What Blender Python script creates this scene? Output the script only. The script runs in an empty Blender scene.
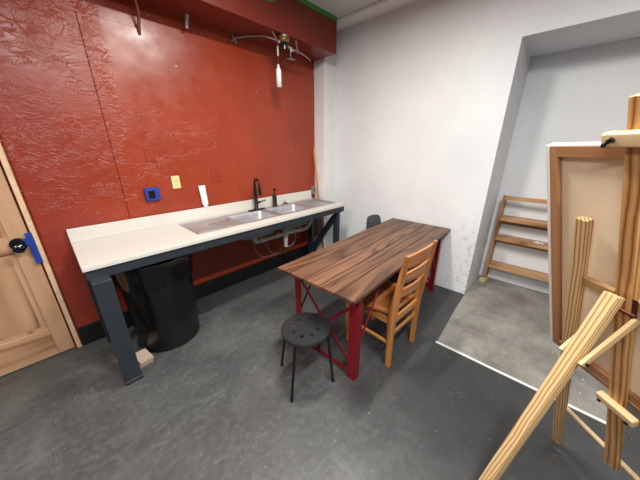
import bpy, bmesh, math, random
from mathutils import Vector, Matrix
random.seed(7)
S = bpy.context.scene
COL = S.collection
R = math.radians

# ------------------------------------------------------------------ camera
cam = bpy.data.cameras.new('camera'); camo = bpy.data.objects.new('camera', cam); COL.objects.link(camo)
cam.sensor_width = 36; cam.lens = 36*253/640; cam.clip_start = 0.02
M3 = Matrix(((0.683, 0.249, -0.686), (-0.730, 0.234, -0.642), (0.0, 0.940, 0.342)))
camx = Vector((0.6830, -0.7304, 0)).normalized(); back = Vector((-0.6864, -0.6419, 0.3417)).normalized()
upv = back.cross(camx).normalized(); back = camx.cross(upv)
camo.matrix_world = Matrix(((camx.x, upv.x, back.x, 0), (camx.y, upv.y, back.y, 0), (camx.z, upv.z, back.z, 1.6), (0, 0, 0, 1)))
S.camera = camo

# ------------------------------------------------------------------ world, exposure
w = bpy.data.worlds.new('world'); S.world = w; w.use_nodes = True
w.node_tree.nodes['Background'].inputs[0].default_value = (0.75, 0.85, 1.0, 1)
w.node_tree.nodes['Background'].inputs[1].default_value = 0.02
S.view_settings.view_transform = 'Standard'; S.view_settings.look = 'None'
S.view_settings.gamma = 1; S.view_settings.use_curve_mapping = False
S.view_settings.exposure = 0.1

# ------------------------------------------------------------------ ceiling lamps (areas under the lamp housings)
LAMPS = [  # x, y, length, width, watts, colour, rotation
    (-1.60, 0.45, 1.20, 0.16, 75, (1.0, 0.97, 0.92), 90),
    (0.50, -0.35, 1.20, 0.16, 105, (1.0, 0.98, 0.95), 0),
    (1.20, 1.15, 0.60, 0.12, 58, (1.0, 0.96, 0.89), 0),
]
CEIL = 3.0
for i, (x, y, a, b, W, c, rz) in enumerate(LAMPS):
    L = bpy.data.lights.new('ceiling_lamp_light', 'AREA'); L.shape = 'RECTANGLE'; L.size = a; L.size_y = b
    L.energy = W; L.color = c
    o = bpy.data.objects.new('ceiling_lamp_light', L); COL.objects.link(o); o.location = (x, y, CEIL-0.085); o.rotation_euler = (0, 0, R(rz))

# ------------------------------------------------------------------ materials
def s2l(*c):
    return tuple(((v/255)/12.92 if v/255 <= 0.04045 else ((v/255+0.055)/1.055)**2.4) for v in c) + (1,)

class NT:
    def __init__(s, name):
        s.m = bpy.data.materials.new(name); s.m.use_nodes = True; s.t = s.m.node_tree
        s.b = s.t.nodes['Principled BSDF']
    def n(s, typ, **kw):
        nd = s.t.nodes.new(typ)
        for k, v in kw.items():
            if k.startswith('i_'):
                key = k[2:]; key = int(key) if key.isdigit() else key.replace('_', ' ')
                nd.inputs[key].default_value = v
            else: setattr(nd, k, v)
        return nd
    def l(s, a, b): s.t.links.new(a, b)
    def coords(s, scale=(1, 1, 1), rand=True):
        tc = s.n('ShaderNodeTexCoord'); mp = s.n('ShaderNodeMapping'); mp.inputs['Scale'].default_value = scale
        if rand:
            oi = s.n('ShaderNodeObjectInfo'); m = s.n('ShaderNodeMath', operation='MULTIPLY'); m.inputs[1].default_value = 37.0
            s.l(oi.outputs['Random'], m.inputs[0]); ad = s.n('ShaderNodeVectorMath', operation='ADD')
            s.l(tc.outputs['Object'], ad.inputs[0]); s.l(m.outputs[0], ad.inputs[1]); s.l(ad.outputs[0], mp.inputs[0])
        else: s.l(tc.outputs['Object'], mp.inputs[0])
        return mp.outputs[0]
    def noise(s, vec, scale, detail=4, rough=0.5, dist=0.0):
        n = s.n('ShaderNodeTexNoise'); n.inputs['Scale'].default_value = scale; n.inputs['Detail'].default_value = detail
        n.inputs['Roughness'].default_value = rough; n.inputs['Distortion'].default_value = dist
        s.l(vec, n.inputs['Vector']); return n.outputs['Fac']
    def ramp(s, fac, stops, interp='LINEAR'):
        r = s.n('ShaderNodeValToRGB'); cr = r.color_ramp; cr.interpolation = interp
        while len(cr.elements) < len(stops): cr.elements.new(0.5)
        for e, (p, c) in zip(cr.elements, stops):
            e.position = p; e.color = c if len(c) == 4 else c+(1,)
        s.l(fac, r.inputs[0]); return r.outputs[0]
    def mix(s, fac, a, b, blend='MIX'):
        m = s.n('ShaderNodeMix', data_type='RGBA', blend_type=blend)
        for inp, v in ((m.inputs[0], fac), (m.inputs[6], a), (m.inputs[7], b)):
            if hasattr(v, 'is_linked'): s.l(v, inp)
            else: inp.default_value = v
        return m.outputs[2]
    def math(s, op, a, b=0.0, c=None, clamp=False):
        m = s.n('ShaderNodeMath', operation=op); m.use_clamp = clamp
        for inp, v in zip(m.inputs, (a, b, c)):
            if v is None: continue
            if hasattr(v, 'is_linked'): s.l(v, inp)
            else: inp.default_value = v
        return m.outputs[0]
    def bump(s, h, strength=0.3, dist=0.002, prev=None):
        b = s.n('ShaderNodeBump'); b.inputs['Strength'].default_value = strength; b.inputs['Distance'].default_value = dist
        s.l(h, b.inputs['Height'])
        if prev is not None: s.l(prev, b.inputs['Normal'])
        return b.outputs[0]
    def out(s, color=None, rough=None, metal=None, normal=None, spec=None, coat=None):
        for k, v in (('Base Color', color), ('Roughness', rough), ('Metallic', metal), ('Normal', normal), ('Specular IOR Level', spec), ('Coat Weight', coat)):
            if v is None: continue
            if hasattr(v, 'is_linked'): s.l(v, s.b.inputs[k])
            else: s.b.inputs[k].default_value = v
        return s.m

def plain(name, col, rough=0.5, metal=0.0, var=0.08, scale=18, bump=0.05, spec=0.5):
    t = NT(name); v = t.coords()
    n = t.noise(v, scale, 5, 0.6)
    dark = tuple(c*(1-var*2) for c in col[:3])+(1,); lite = tuple(min(1, c*(1+var)) for c in col[:3])+(1,)
    return t.out(t.ramp(n, [(0.3, dark), (0.7, lite)]), rough, metal, t.bump(n, bump, 0.002), spec)

def wood(name, base, dark, lite, axis='Z', ring=9.0, rough=0.5, streak=0.6, coat=0.0, boards=None, distort=1.6, line=None):
    """grain running along one axis of the object"""
    t = NT(name)
    k = 0.10
    sc = {'X': (k, 1, 1), 'Y': (1, k, 1), 'Z': (1, 1, k)}[axis]
    v = t.coords(sc)
    if boards:   # each board of the top gets its own grain offset and tone
        tc = t.n('ShaderNodeTexCoord'); sp = t.n('ShaderNodeSeparateXYZ'); t.l(tc.outputs['Object'], sp.inputs[0])
        q = t.math('FLOOR', t.math('DIVIDE', t.math('ADD', sp.outputs[1], 5*boards/2+10*boards), boards))
        wn = t.n('ShaderNodeTexWhiteNoise', noise_dimensions='1D'); t.l(q, wn.inputs['W'])
        off = t.n('ShaderNodeCombineXYZ'); t.l(t.math('MULTIPLY', wn.outputs['Value'], 9.0), off.inputs[0]); t.l(t.math('MULTIPLY', q, 3.7), off.inputs[2])
        ad = t.n('ShaderNodeVectorMath', operation='ADD'); t.l(v, ad.inputs[0]); t.l(off.outputs[0], ad.inputs[1]); v = ad.outputs[0]
    warp = t.noise(v, 3.0, 3, 0.5)
    g = t.n('ShaderNodeTexNoise'); g.inputs['Scale'].default_value = 4.0; g.inputs['Detail'].default_value = 2; g.inputs['Distortion'].default_value = 0.5
    t.l(v, g.inputs['Vector'])
    rings = t.math('FRACT', t.math('MULTIPLY', t.math('ADD', g.outputs['Fac'], t.math('MULTIPLY', warp, 0.2*distort)), ring))
    if line:   # quarter-sawn: even lines across the width
        s2 = t.n('ShaderNodeSeparateXYZ'); t.l(t.coords((1,1,1), rand=False), s2.inputs[0])
        u_ = t.math('ADD', t.math('MULTIPLY', s2.outputs[0], line), t.math('MULTIPLY', s2.outputs[1], line*1.3))
        wv = t.noise(t.coords((1.5,1.5,0.6)), 4.0, 3, 0.5)
        rings = t.math('FRACT', t.math('ADD', u_, t.math('MULTIPLY', wv, distort*2.2)))
    sawt = t.math('MULTIPLY', t.math('ABSOLUTE', t.math('SUBTRACT', rings, 0.5)), 2.0)
    fine = t.noise(v, 90.0, 4, 0.65)
    big = t.noise(v, 5.0, 3, 0.5)
    c1 = t.ramp(sawt, [(0.15, lite), (0.6, base), (0.95, dark)])
    c2 = t.mix(t.math('MULTIPLY', fine, streak*0.55), c1, dark)
    c3 = t.mix(t.math('MULTIPLY', t.ramp(big, [(0.35, (0, 0, 0)), (0.75, (1, 1, 1))]), 0.35), c2, base)
    if boards:
        c3 = t.mix(t.math('MULTIPLY', wn.outputs['Value'], 0.55), c3, dark)
    return t.out(c3, rough, 0.0, t.bump(fine, 0.25, 0.0008), 0.4, coat)

# red gloss wall paint over trowelled plaster
def red_wall_mat(name='red_wall_paint', rough_area=True):
    t = NT(name); v = t.coords((1, 1, 1), rand=False)
    sp = t.n('ShaderNodeSeparateXYZ'); t.l(v, sp.inputs[0])
    st = t.coords((1.0, 1.0, 1.8), rand=False)
    warpn = t.n('ShaderNodeTexNoise'); warpn.inputs['Scale'].default_value = 5; warpn.inputs['Detail'].default_value = 2; t.l(st, warpn.inputs['Vector'])
    ad = t.n('ShaderNodeVectorMath', operation='MULTIPLY_ADD'); t.l(warpn.outputs['Color'], ad.inputs[0]); ad.inputs[1].default_value = (0.35, 0.35, 0.35); t.l(st, ad.inputs[2])
    n1 = t.noise(ad.outputs[0], 13, 4, 0.55, 0.5)
    ridge = t.math('SUBTRACT', 1.0, t.math('MULTIPLY', t.math('ABSOLUTE', t.math('SUBTRACT', n1, 0.5)), 9.0), clamp=True)
    ridge = t.math('POWER', ridge, 2.0)
    mask = t.noise(v, 1.7, 2, 0.5)
    mask = t.ramp(mask, [(0.42, (0.08,)*3), (0.62, (0.8,)*3)])
    patchy = t.ramp(t.noise(v, 2.6, 2, 0.5), [(0.35, (0.25,)*3), (0.62, (1,)*3)])
    left = t.ramp(sp.outputs[0], [(0.0, (1,)*3), (0.52, (1,)*3), (0.60, (0,)*3)])       # the older plaster left of the seam
    low = t.ramp(t.math('DIVIDE', sp.outputs[2], 3.0), [(0.55, (1,)*3), (0.68, (0.0,)*3)])   # smoother board above
    left = t.math('MULTIPLY', left, patchy)
    area = t.math('MAXIMUM', left, t.math('MULTIPLY', low, mask))
    strip = t.ramp(sp.outputs[0], [(0.40, (0,)*3), (0.435, (1,)*3), (0.53, (0.9,)*3), (0.585, (0,)*3)])
    high = t.ramp(t.math('DIVIDE', sp.outputs[2], 3.0), [(0.42, (0.1,)*3), (0.60, (1,)*3)])
    h = t.math('MULTIPLY', ridge, t.math('MAXIMUM', area, t.math('MULTIPLY', t.math('MULTIPLY', strip, high), 1.6)))
    h = t.math('MULTIPLY', h, t.ramp(t.noise(st, 6.5, 2, 0.5), [(0.40, (0.30,)*3), (0.60, (1,)*3)]))
    fine = t.noise(v, 60, 3, 0.6)
    wave = t.noise(v, 4.5, 2, 0.5)
    nb = t.bump(h, 0.42, 0.0045)
    nb = t.bump(fine, 0.12, 0.0015, nb)
    nb = t.bump(wave, 0.35, 0.012, nb)
    c = t.ramp(t.noise(v, 2.3, 4, 0.6), [(0.3, s2l(138, 50, 27)), (0.7, s2l(154, 58, 32))])
    chips = t.noise(v, 42, 1, 0.4)
    c = t.mix(t.ramp(chips, [(0.765, (0,)*3), (0.78, (1,)*3)]), c, s2l(206, 170, 150))
    c = t.mix(t.ramp(t.math('SUBTRACT', t.math('ADD', sp.outputs[0], 0.5), 0.0), [(0.55, (0.5,)*3), (0.98, (0.0,)*3)]), c, s2l(122, 44, 40))  # red darkened towards the door end, standing in for weaker light there
    r = t.ramp(t.noise(v, 7, 3, 0.5), [(0.3, (0.26,)*3), (0.7, (0.40,)*3)])
    return t.out(c, r, 0, nb, 0.5)

def white_wall_mat():
    t = NT('white_wall_paint'); v = t.coords(rand=False)
    sp = t.n('ShaderNodeSeparateXYZ'); t.l(v, sp.inputs[0])
    n = t.noise(v, 1.6, 4, 0.6)
    c = t.ramp(n, [(0.3, s2l(216, 218, 221)), (0.7, s2l(227, 229, 231))])
    # plaster lost and scuffed near the floor beside the niche
    sc = t.noise(v, 17, 6, 0.7)
    scuff = t.ramp(sc, [(0.54, (0,)*3), (0.60, (1,)*3)])
    zz = t.ramp(t.math('DIVIDE', sp.outputs[2], 3.0), [(0.0, (1,)*3), (0.22, (0.9,)*3), (0.36, (0,)*3)])
    yy = t.ramp(t.math('DIVIDE', sp.outputs[1], 3.0), [(0.15, (0,)*3), (0.17, (1,)*3), (0.22, (0.7,)*3), (0.27, (0,)*3)])
    f = t.math('MULTIPLY', t.math('MULTIPLY', scuff, zz), yy)
    c = t.mix(t.math('MULTIPLY', f, 0.5), c, s2l(140, 138, 135))
    specks = t.noise(v, 60, 1, 0.3)
    c = t.mix(t.ramp(specks, [(0.80, (0,)*3), (0.82, (0.6,)*3)]), c, s2l(120, 120, 118))
    h = t.noise(v, 7, 5, 0.6, 0.4); h2 = t.noise(v, 45, 3, 0.6)
    nb = t.bump(h, 0.30, 0.008); nb = t.bump(h2, 0.15, 0.002, nb)
    return t.out(c, 0.48, 0, nb, 0.4)

def floor_mat():
    t = NT('dark_grey_floor_paint'); v = t.coords(rand=False)
    sp = t.n('ShaderNodeSeparateXYZ'); t.l(v, sp.inputs[0])
    n = t.noise(v, 1.7, 8, 0.66, 0.8)
    c = t.ramp(n, [(0.30, s2l(58, 59, 60)), (0.5, s2l(72, 73, 73)), (0.70, s2l(88, 89, 89))])
    # trowel sweeps and rubbed places
    sw = t.noise(t.coords((0.8, 2.4, 1), rand=False), 3.4, 9, 0.75, 2.2)
    c = t.mix(t.ramp(sw, [(0.55, (0,)*3), (0.72, (0.50,)*3)]), c, s2l(116, 117, 116))
    mo = t.noise(v, 26, 6, 0.75)
    c = t.mix(t.ramp(mo, [(0.50, (0,)*3), (0.78, (0.55,)*3)]), c, s2l(108, 108, 106))
    c = t.mix(t.ramp(mo, [(0.25, (0.5,)*3), (0.45, (0,)*3)]), c, s2l(54, 55, 56))
    # darker tone over the right side of the room
    dk = t.math('ADD', t.math('MULTIPLY', sp.outputs[0], 0.30), t.math('MULTIPLY', t.noise(v, 2.0, 4, 0.6), 0.35))
    dk = t.math('SUBTRACT', dk, t.math('MULTIPLY', sp.outputs[1], 0.22))
    c = t.mix(t.ramp(dk, [(0.30, (0,)*3), (0.46, (0.68,)*3)]), c, s2l(46, 46, 47))
    # thin scratches
    scr = t.noise(t.coords((1.2, 0.25, 1), rand=False), 16, 3, 0.5, 3.0)
    line = t.math('SUBTRACT', 1.0, t.math('MULTIPLY', t.math('ABSOLUTE', t.math('SUBTRACT', scr, 0.5)), 110.0), clamp=True)
    gate = t.ramp(t.noise(v, 3.3, 2, 0.5), [(0.58, (0,)*3), (0.66, (0.6,)*3)])
    c = t.mix(t.math('MULTIPLY', line, gate), c, s2l(150, 150, 146))
    sk = t.noise(v, 48, 2, 0.5)
    c = t.mix(t.ramp(sk, [(0.75, (0,)*3), (0.78, (0.8,)*3)]), c, s2l(160, 160, 156))
    r = t.ramp(t.noise(v, 5, 5, 0.65), [(0.3, (0.34,)*3), (0.7, (0.56,)*3)])
    nb = t.bump(t.noise(v, 9, 7, 0.7), 0.35, 0.006)
    return t.out(c, r, 0, nb, 0.45)

def concrete_mat():
    t = NT('bare_concrete'); v = t.coords(rand=False)
    c = t.ramp(t.noise(v, 3.2, 6, 0.65), [(0.3, s2l(104, 102, 96)), (0.7, s2l(164, 161, 153))])
    c = t.mix(t.ramp(t.noise(v, 120, 3, 0.7), [(0.45, (0,)*3), (0.75, (0.6,)*3)]), c, s2l(90, 88, 84))
    c = t.mix(t.ramp(t.noise(v, 38, 1, 0.4), [(0.76, (0,)*3), (0.78, (0.9,)*3)]), c, s2l(215, 213, 208))
    return t.out(c, 0.62, 0, t.bump(t.noise(v, 50, 5, 0.7), 0.3, 0.003), 0.35)

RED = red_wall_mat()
WHITE = white_wall_mat()
FLOOR = floor_mat()
CONC = concrete_mat()
BEAMRED = plain('dark_red_gloss_paint', s2l(116, 40, 28), 0.36, 0, 0.08, 4, 0.12)
PLATERED = plain('red_painted_plate', s2l(148, 54, 30), 0.36)
GREEN = plain('green_paint', s2l(66, 148, 52), 0.55)
GREYW = plain('grey_wall_paint', s2l(112, 110, 108), 0.6, 0, 0.04, 3, 0.2)
CEILM = plain('ceiling_paint', s2l(196, 196, 196), 0.7, 0, 0.05, 3, 0.2)
TRIMW = plain('white_trim_paint', s2l(226, 226, 226), 0.4, 0, 0.03, 6, 0.1)
BASEB = plain('black_baseboard', s2l(14, 13, 14), 0.5)
LAM = plain('cream_laminate', s2l(206, 202, 194), 0.33, 0, 0.02, 30, 0.02)
NAVY = plain('blue_black_paint', s2l(40, 47, 54), 0.45, 0, 0.08, 8, 0.15)
STEEL = None
def steel_mat():
    t = NT('brushed_steel'); v = t.coords((2, 40, 2)); n = t.noise(v, 8, 4, 0.6)
    c = t.ramp(n, [(0.3, s2l(186, 187, 190)), (0.7, s2l(216, 217, 220))])
    tc = t.n('ShaderNodeTexCoord'); sp = t.n('ShaderNodeSeparateXYZ'); t.l(tc.outputs['Object'], sp.inputs[0])
    v2 = t.coords((1, 1, 1), rand=False)
    # red paint residue dried onto the left drainboard
    dx = t.math('SUBTRACT', sp.outputs[0], -0.60); dy = t.math('SUBTRACT', sp.outputs[1], 0.0)
    d2 = t.math('ADD', t.math('MULTIPLY', dx, dx), t.math('MULTIPLY', t.math('MULTIPLY', dy, dy), 1.4))
    m = t.math('ADD', t.math('MULTIPLY', t.math('SUBTRACT', 0.022, d2), 34.0), t.math('MULTIPLY', t.math('SUBTRACT', t.noise(v2, 9, 5, 0.6), 0.5), 2.2), clamp=True)
    stain = t.math('MULTIPLY', m, 0.88)
    c = t.mix(stain, c, s2l(92, 24, 26))
    r = t.math('ADD', 0.42, t.math('MULTIPLY', n, 0.18))
    met = t.math('SUBTRACT', 1.0, t.math('MULTIPLY', stain, 0.9))
    return t.out(c, r, met, t.bump(n, 0.06, 0.001))
STEEL = steel_mat()
STEELP = plain('bare_steel', s2l(160, 160, 162), 0.35, 1.0, 0.06, 30, 0.05)
DARKST = plain('dark_knob_metal', s2l(70, 72, 76), 0.22, 1.0)
GALV = plain('galvanised_metal', s2l(168, 162, 156), 0.45, 0.7)
BRASS = plain('tarnished_brass', s2l(140, 96, 62), 0.45, 0.6)
SINKUNDER = plain('grey_sink_coating', s2l(150, 150, 152), 0.6)
PVC = plain('white_pvc', s2l(206, 206, 202), 0.4)
BLK = plain('matt_black_metal', s2l(18, 18, 19), 0.38, 0.3)
BLKP = plain('black_plastic', s2l(9, 9, 10), 0.3)
STOOLM = plain('black_stool_plastic', s2l(36, 39, 40), 0.36, 0, 0.06, 30, 0.08)
STOOLL = plain('black_powder_coat', s2l(12, 12, 13), 0.4)
GREYCH = plain('charcoal_shell', s2l(74, 79, 82), 0.5)
REDM = plain('crimson_metal_paint', s2l(124, 14, 28), 0.38, 0.1)
BLUE = plain('blue_painter_tape', s2l(20, 52, 146), 0.6)
CREAMP = plain('cream_outlet_plastic', s2l(232, 206, 150), 0.4)
WHITEP = plain('white_plastic', s2l(236, 236, 234), 0.35)
BAGM = plain('black_bin_liner', s2l(8, 8, 9), 0.28, 0, 0.1, 14, 0.4)
STONE = plain('pale_tile', s2l(186, 166, 148), 0.6)
CANV = plain('raw_canvas', s2l(246, 226, 194), 0.85, 0, 0.01, 90, 0.05)
GESSO = plain('white_gesso', s2l(236, 236, 234), 0.6, 0, 0.02, 60, 0.1)
RUST = plain('rusty_hinge', s2l(96, 44, 24), 0.5, 0.4, 0.2, 40)
LAMPG = NT('lamp_diffuser'); LAMPG.b.inputs['Emission Color'].default_value = (1, 0.96, 0.9, 1); LAMPG.b.inputs['Emission Strength'].default_value = 3.0; LAMPG = LAMPG.m
PINE = wood('pine', s2l(212, 176, 124), s2l(126, 80, 42), s2l(228, 198, 150), 'Z', rough=0.5, streak=0.2, line=72, distort=1.0)
PINEP = wood('pale_pine', s2l(220, 188, 138), s2l(186, 146, 96), s2l(230, 204, 160), 'Z', ring=5, rough=0.5, streak=0.3)
PINEM = wood('varnished_pine', s2l(196, 142, 84), s2l(104, 56, 24), s2l(220, 176, 118), 'Z', line=46, distort=0.8, rough=0.4, streak=0.3, coat=0.2)
STRW = wood('reddish_stretcher_wood', s2l(172, 122, 82), s2l(130, 84, 52), s2l(190, 142, 100), 'Z', ring=5, streak=0.4)
DOORV = wood('unfinished_pine_door_upright', s2l(176, 136, 104), s2l(140, 98, 68), s2l(190, 152, 120), 'Z', ring=5, streak=0.35)
DOORH = wood('unfinished_pine_door_rail', s2l(176, 136, 104), s2l(140, 98, 68), s2l(190, 152, 120), 'X', ring=5, streak=0.35)
CASE = plain('pale_casing_wood', s2l(214, 182, 146), 0.55, 0, 0.1, 20, 0.1)
HONEY = wood('honey_chair_wood', s2l(168, 110, 56), s2l(124, 74, 32), s2l(184, 126, 70), 'Z', ring=4, rough=0.33, streak=0.3, coat=0.25)
HONEYX = wood('honey_chair_wood_wide', s2l(168, 102, 54), s2l(124, 68, 30), s2l(184, 120, 68), 'X', ring=4, rough=0.33, streak=0.3, coat=0.25)
HONEYY = wood('honey_seat_wood', s2l(150, 88, 46), s2l(108, 58, 28), s2l(166, 104, 58), 'Y', ring=4, rough=0.33, streak=0.3, coat=0.25)
TABLE = wood('walnut_stained_planks', s2l(116, 80, 56), s2l(62, 40, 30), s2l(142, 102, 74), 'X', ring=9, rough=0.42, streak=1.3, boards=0.1408, distort=1.5)
TABLEY = wood('walnut_stained_cleat', s2l(84, 56, 40), s2l(44, 28, 20), s2l(104, 70, 50), 'Y', ring=5, rough=0.5, streak=0.7)
SHELFY = wood('teak_shelf_wood', s2l(172, 128, 88), s2l(124, 84, 50), s2l(190, 148, 106), 'Y', ring=5, streak=0.4)
SHELFZ = wood('teak_rail_wood', s2l(160, 116, 78), s2l(116, 78, 46), s2l(178, 136, 96), 'Z', ring=5, streak=0.4)
STICKM = wood('orange_dowel', s2l(196, 130, 74), s2l(150, 92, 46), s2l(210, 150, 96), 'Z', ring=4)
BLOCKM = wood('pale_block', s2l(214, 190, 152), s2l(176, 148, 110), s2l(226, 206, 172), 'Y', ring=5)

# ------------------------------------------------------------------ mesh helpers
class MB:
    def __init__(s): s.bm = bmesh.new()
    def box(s, a, b, M=None):
        x0, y0, z0 = a; x1, y1, z1 = b
        vs = [s.bm.verts.new(Vector(p) if M is None else M @ Vector(p)) for p in
              ((x0,y0,z0),(x1,y0,z0),(x1,y1,z0),(x0,y1,z0),(x0,y0,z1),(x1,y0,z1),(x1,y1,z1),(x0,y1,z1))]
        for f in ((0,3,2,1),(4,5,6,7),(0,1,5,4),(1,2,6,5),(2,3,7,6),(3,0,4,7)): s.bm.faces.new([vs[i] for i in f])
        return s
    def beam(s, p0, p1, w, t, wdir=(0,0,1)):
        p0, p1 = Vector(p0), Vector(p1); M, L = frame(p0, p1, wdir)
        return s.box((-w/2,-t/2,0),(w/2,t/2,L), M)
    def tube(s, pts, r, seg=12, cap=True, closed=False):
        pts = [Vector(p) for p in pts]; n = len(pts); rs = r if isinstance(r, (list, tuple)) else [r]*n
        rings = []; prev = None
        for i, p in enumerate(pts):
            d = (pts[min(i+1, n-1)] - pts[max(i-1, 0)]).normalized()
            if prev is None:
                a = Vector((0,0,1)) if abs(d.z) < .9 else Vector((1,0,0)); x = d.cross(a).normalized()
            else: x = (prev - d*prev.dot(d)).normalized()
            prev = x; y = d.cross(x)
            rings.append([s.bm.verts.new(p + (x*math.cos(2*math.pi*k/seg) + y*math.sin(2*math.pi*k/seg))*rs[i]) for k in range(seg)])
        for i in range(n-1):
            for k in range(seg): s.bm.faces.new((rings[i][k], rings[i][(k+1)%seg], rings[i+1][(k+1)%seg], rings[i+1][k]))
        if cap: s.bm.faces.new(rings[0][::-1]); s.bm.faces.new(rings[-1])
        return s
    def lathe(s, prof, c=(0,0,0), seg=32, M=None, cap=True):
        rings = []
        for r, z in prof:
            ring = []
            for k in range(seg):
                p = Vector((c[0]+r*math.cos(2*math.pi*k/seg), c[1]+r*math.sin(2*math.pi*k/seg), c[2]+z))
                ring.append(s.bm.verts.new(p if M is None else M @ p))
            rings.append(ring)
        for i in range(len(rings)-1):
            for k in range(seg): s.bm.faces.new((rings[i][k], rings[i][(k+1)%seg], rings[i+1][(k+1)%seg], rings[i+1][k]))
        if cap: s.bm.faces.new(rings[0][::-1]); s.bm.faces.new(rings[-1])
        return s
    def loft(s, rings, capend=True, capstart=False):
        """rounded rectangles (cx, cy, hx, hy, radius, z) joined in order"""
        out = []
        for cx, cy, hx, hy, r, z in rings:
            ring = []
            for qx, qy, a0 in ((1,1,0),(-1,1,90),(-1,-1,180),(1,-1,270)):
                for k in range(6):
                    a = R(a0 + 90*k/5)
                    ring.append(s.bm.verts.new((cx+qx*(hx-r)+r*math.cos(a), cy+qy*(hy-r)+r*math.sin(a), z)))
            out.append(ring)
        n = len(out[0])
        for i in range(len(out)-1):
            for k in range(n): s.bm.faces.new((out[i][k], out[i][(k+1)%n], out[i+1][(k+1)%n], out[i+1][k]))
        if capend: s.bm.faces.new(out[-1])
        if capstart: s.bm.faces.new(out[0][::-1])
        return s
    def sheet(s, grid):
        vs = [[s.bm.verts.new(p) for p in row] for row in grid]
        for i in range(len(vs)-1):
            for j in range(len(vs[0])-1): s.bm.faces.new((vs[i][j], vs[i][j+1], vs[i+1][j+1], vs[i+1][j]))
        return s
    def cells(s, xs, ys, zs, holes=()):
        """solid blocks on a grid, leaving out the holes; faces only on the outside"""
        nx, ny, nz = len(xs)-1, len(ys)-1, len(zs)-1
        full = lambda i,j,k: 0<=i<nx and 0<=j<ny and 0<=k<nz and (i,j,k) not in holes
        vc = {}
        def V(i,j,k):
            if (i,j,k) not in vc: vc[(i,j,k)] = s.bm.verts.new((xs[i],ys[j],zs[k]))
            return vc[(i,j,k)]
        for i in range(nx):
            for j in range(ny):
                for k in range(nz):
                    if not full(i,j,k): continue
                    for (di,dj,dk), q in (((-1,0,0),((0,0,0),(0,0,1),(0,1,1),(0,1,0))), ((1,0,0),((1,0,0),(1,1,0),(1,1,1),(1,0,1))),
                                          ((0,-1,0),((0,0,0),(1,0,0),(1,0,1),(0,0,1))), ((0,1,0),((0,1,0),(0,1,1),(1,1,1),(1,1,0))),
                                          ((0,0,-1),((0,0,0),(0,1,0),(1,1,0),(1,0,0))), ((0,0,1),((0,0,1),(1,0,1),(1,1,1),(0,1,1)))):
                        if not full(i+di,j+dj,k+dk): s.bm.faces.new([V(i+a,j+b,k+c) for a,b,c in q])
        return s
    def build(s, name, mat, parent=None, bevel=0.0, smooth=False, seg=2, solid=0.0, loc=None):
        me = bpy.data.meshes.new(name); bmesh.ops.recalc_face_normals(s.bm, faces=s.bm.faces); s.bm.to_mesh(me); s.bm.free()
        me.materials.append(mat); o = bpy.data.objects.new(name, me); COL.objects.link(o)
        if parent: o.parent = parent
        if loc is not None: o.location = loc
        if smooth:
            for p in me.polygons: p.use_smooth = True
        if solid:
            m = o.modifiers.new('solid', 'SOLIDIFY'); m.thickness = abs(solid); m.offset = -1 if solid > 0 else 1
        if bevel:
            m = o.modifiers.new('bevel', 'BEVEL'); m.width = bevel; m.segments = seg; m.limit_method = 'ANGLE'; m.angle_limit = R(40)
            for p in me.polygons: p.use_smooth = True
            w_ = o.modifiers.new('wn', 'WEIGHTED_NORMAL'); w_.keep_sharp = False
        elif smooth:
            m = o.modifiers.new('es', 'EDGE_SPLIT'); m.split_angle = R(45)
        return o

def frame(p0, p1, wdir):
    z = (p1-p0); L = z.length; z.normalize(); x = Vector(wdir); x = (x - z*x.dot(z))
    if x.length < 1e-5: x = Vector((1,0,0)) - z*z.x
    x.normalize(); y = z.cross(x)
    return Matrix(((x.x,y.x,z.x,p0.x),(x.y,y.y,z.y,p0.y),(x.z,y.z,z.z,p0.z),(0,0,0,1))), L

def bar(name, p0, p1, w, t, mat, parent=None, wdir=(1,0,0), bevel=0.002, cut=0.0):
    """a straight piece of timber whose own z axis runs along its grain"""
    p0, p1 = Vector(p0), Vector(p1); M, L = frame(p0, p1, wdir)
    o = MB().box((-w/2,-t/2,0),(w/2,t/2,L)).build(name, mat, parent, bevel)
    o.matrix_local = M
    return o

def thing(name, label, cat, loc=(0,0,0), rz=0.0, group=None):
    o = bpy.data.objects.new(name, None); COL.objects.link(o); o.location = loc; o.rotation_euler = (0,0,rz)
    return tag(o, label, cat, group)
def tag(o, label, cat, group=None):
    o['label'] = label; o['category'] = cat
    if group: o['group'] = group
    return o
def struct(o): o['kind'] = 'structure'; return o
def arc(c, r, a0, a1, n, ax=(1,0,0), ay=(0,0,1)):
    c, ax, ay = Vector(c), Vector(ax), Vector(ay)
    return [c + ax*r*math.cos(R(a0+(a1-a0)*i/n)) + ay*r*math.sin(R(a0+(a1-a0)*i/n)) for i in range(n+1)]
def spline(pts, n=8):
    pts = [Vector(p) for p in pts]; out = []
    for i in range(len(pts)-1):
        p0 = pts[max(i-1,0)]; p1 = pts[i]; p2 = pts[i+1]; p3 = pts[min(i+2,len(pts)-1)]
        for k in range(n):
            t = k/n; out.append(0.5*((2*p1)+(p2-p0)*t+(2*p0-5*p1+4*p2-p3)*t*t+(3*p1-p0-3*p2+p3)*t**3))
    out.append(pts[-1]); return out

YR = 2.69; XW = 3.0; XB = 3.68; YN0 = -0.66; YN1 = 0.512; ZN = 2.464
X0, Y0 = -2.4, -3.0
DX0, DX1, DZ = -1.045, -0.165, 2.045
# ================================================================== setting
struct(MB().box((X0,Y0,-0.1),(XB,YR+0.2,0)).build('floor', FLOOR))
struct(MB().box((X0,Y0,CEIL),(XB+0.1,YR+0.2,CEIL+0.1)).build('ceiling', CEILM))
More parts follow.
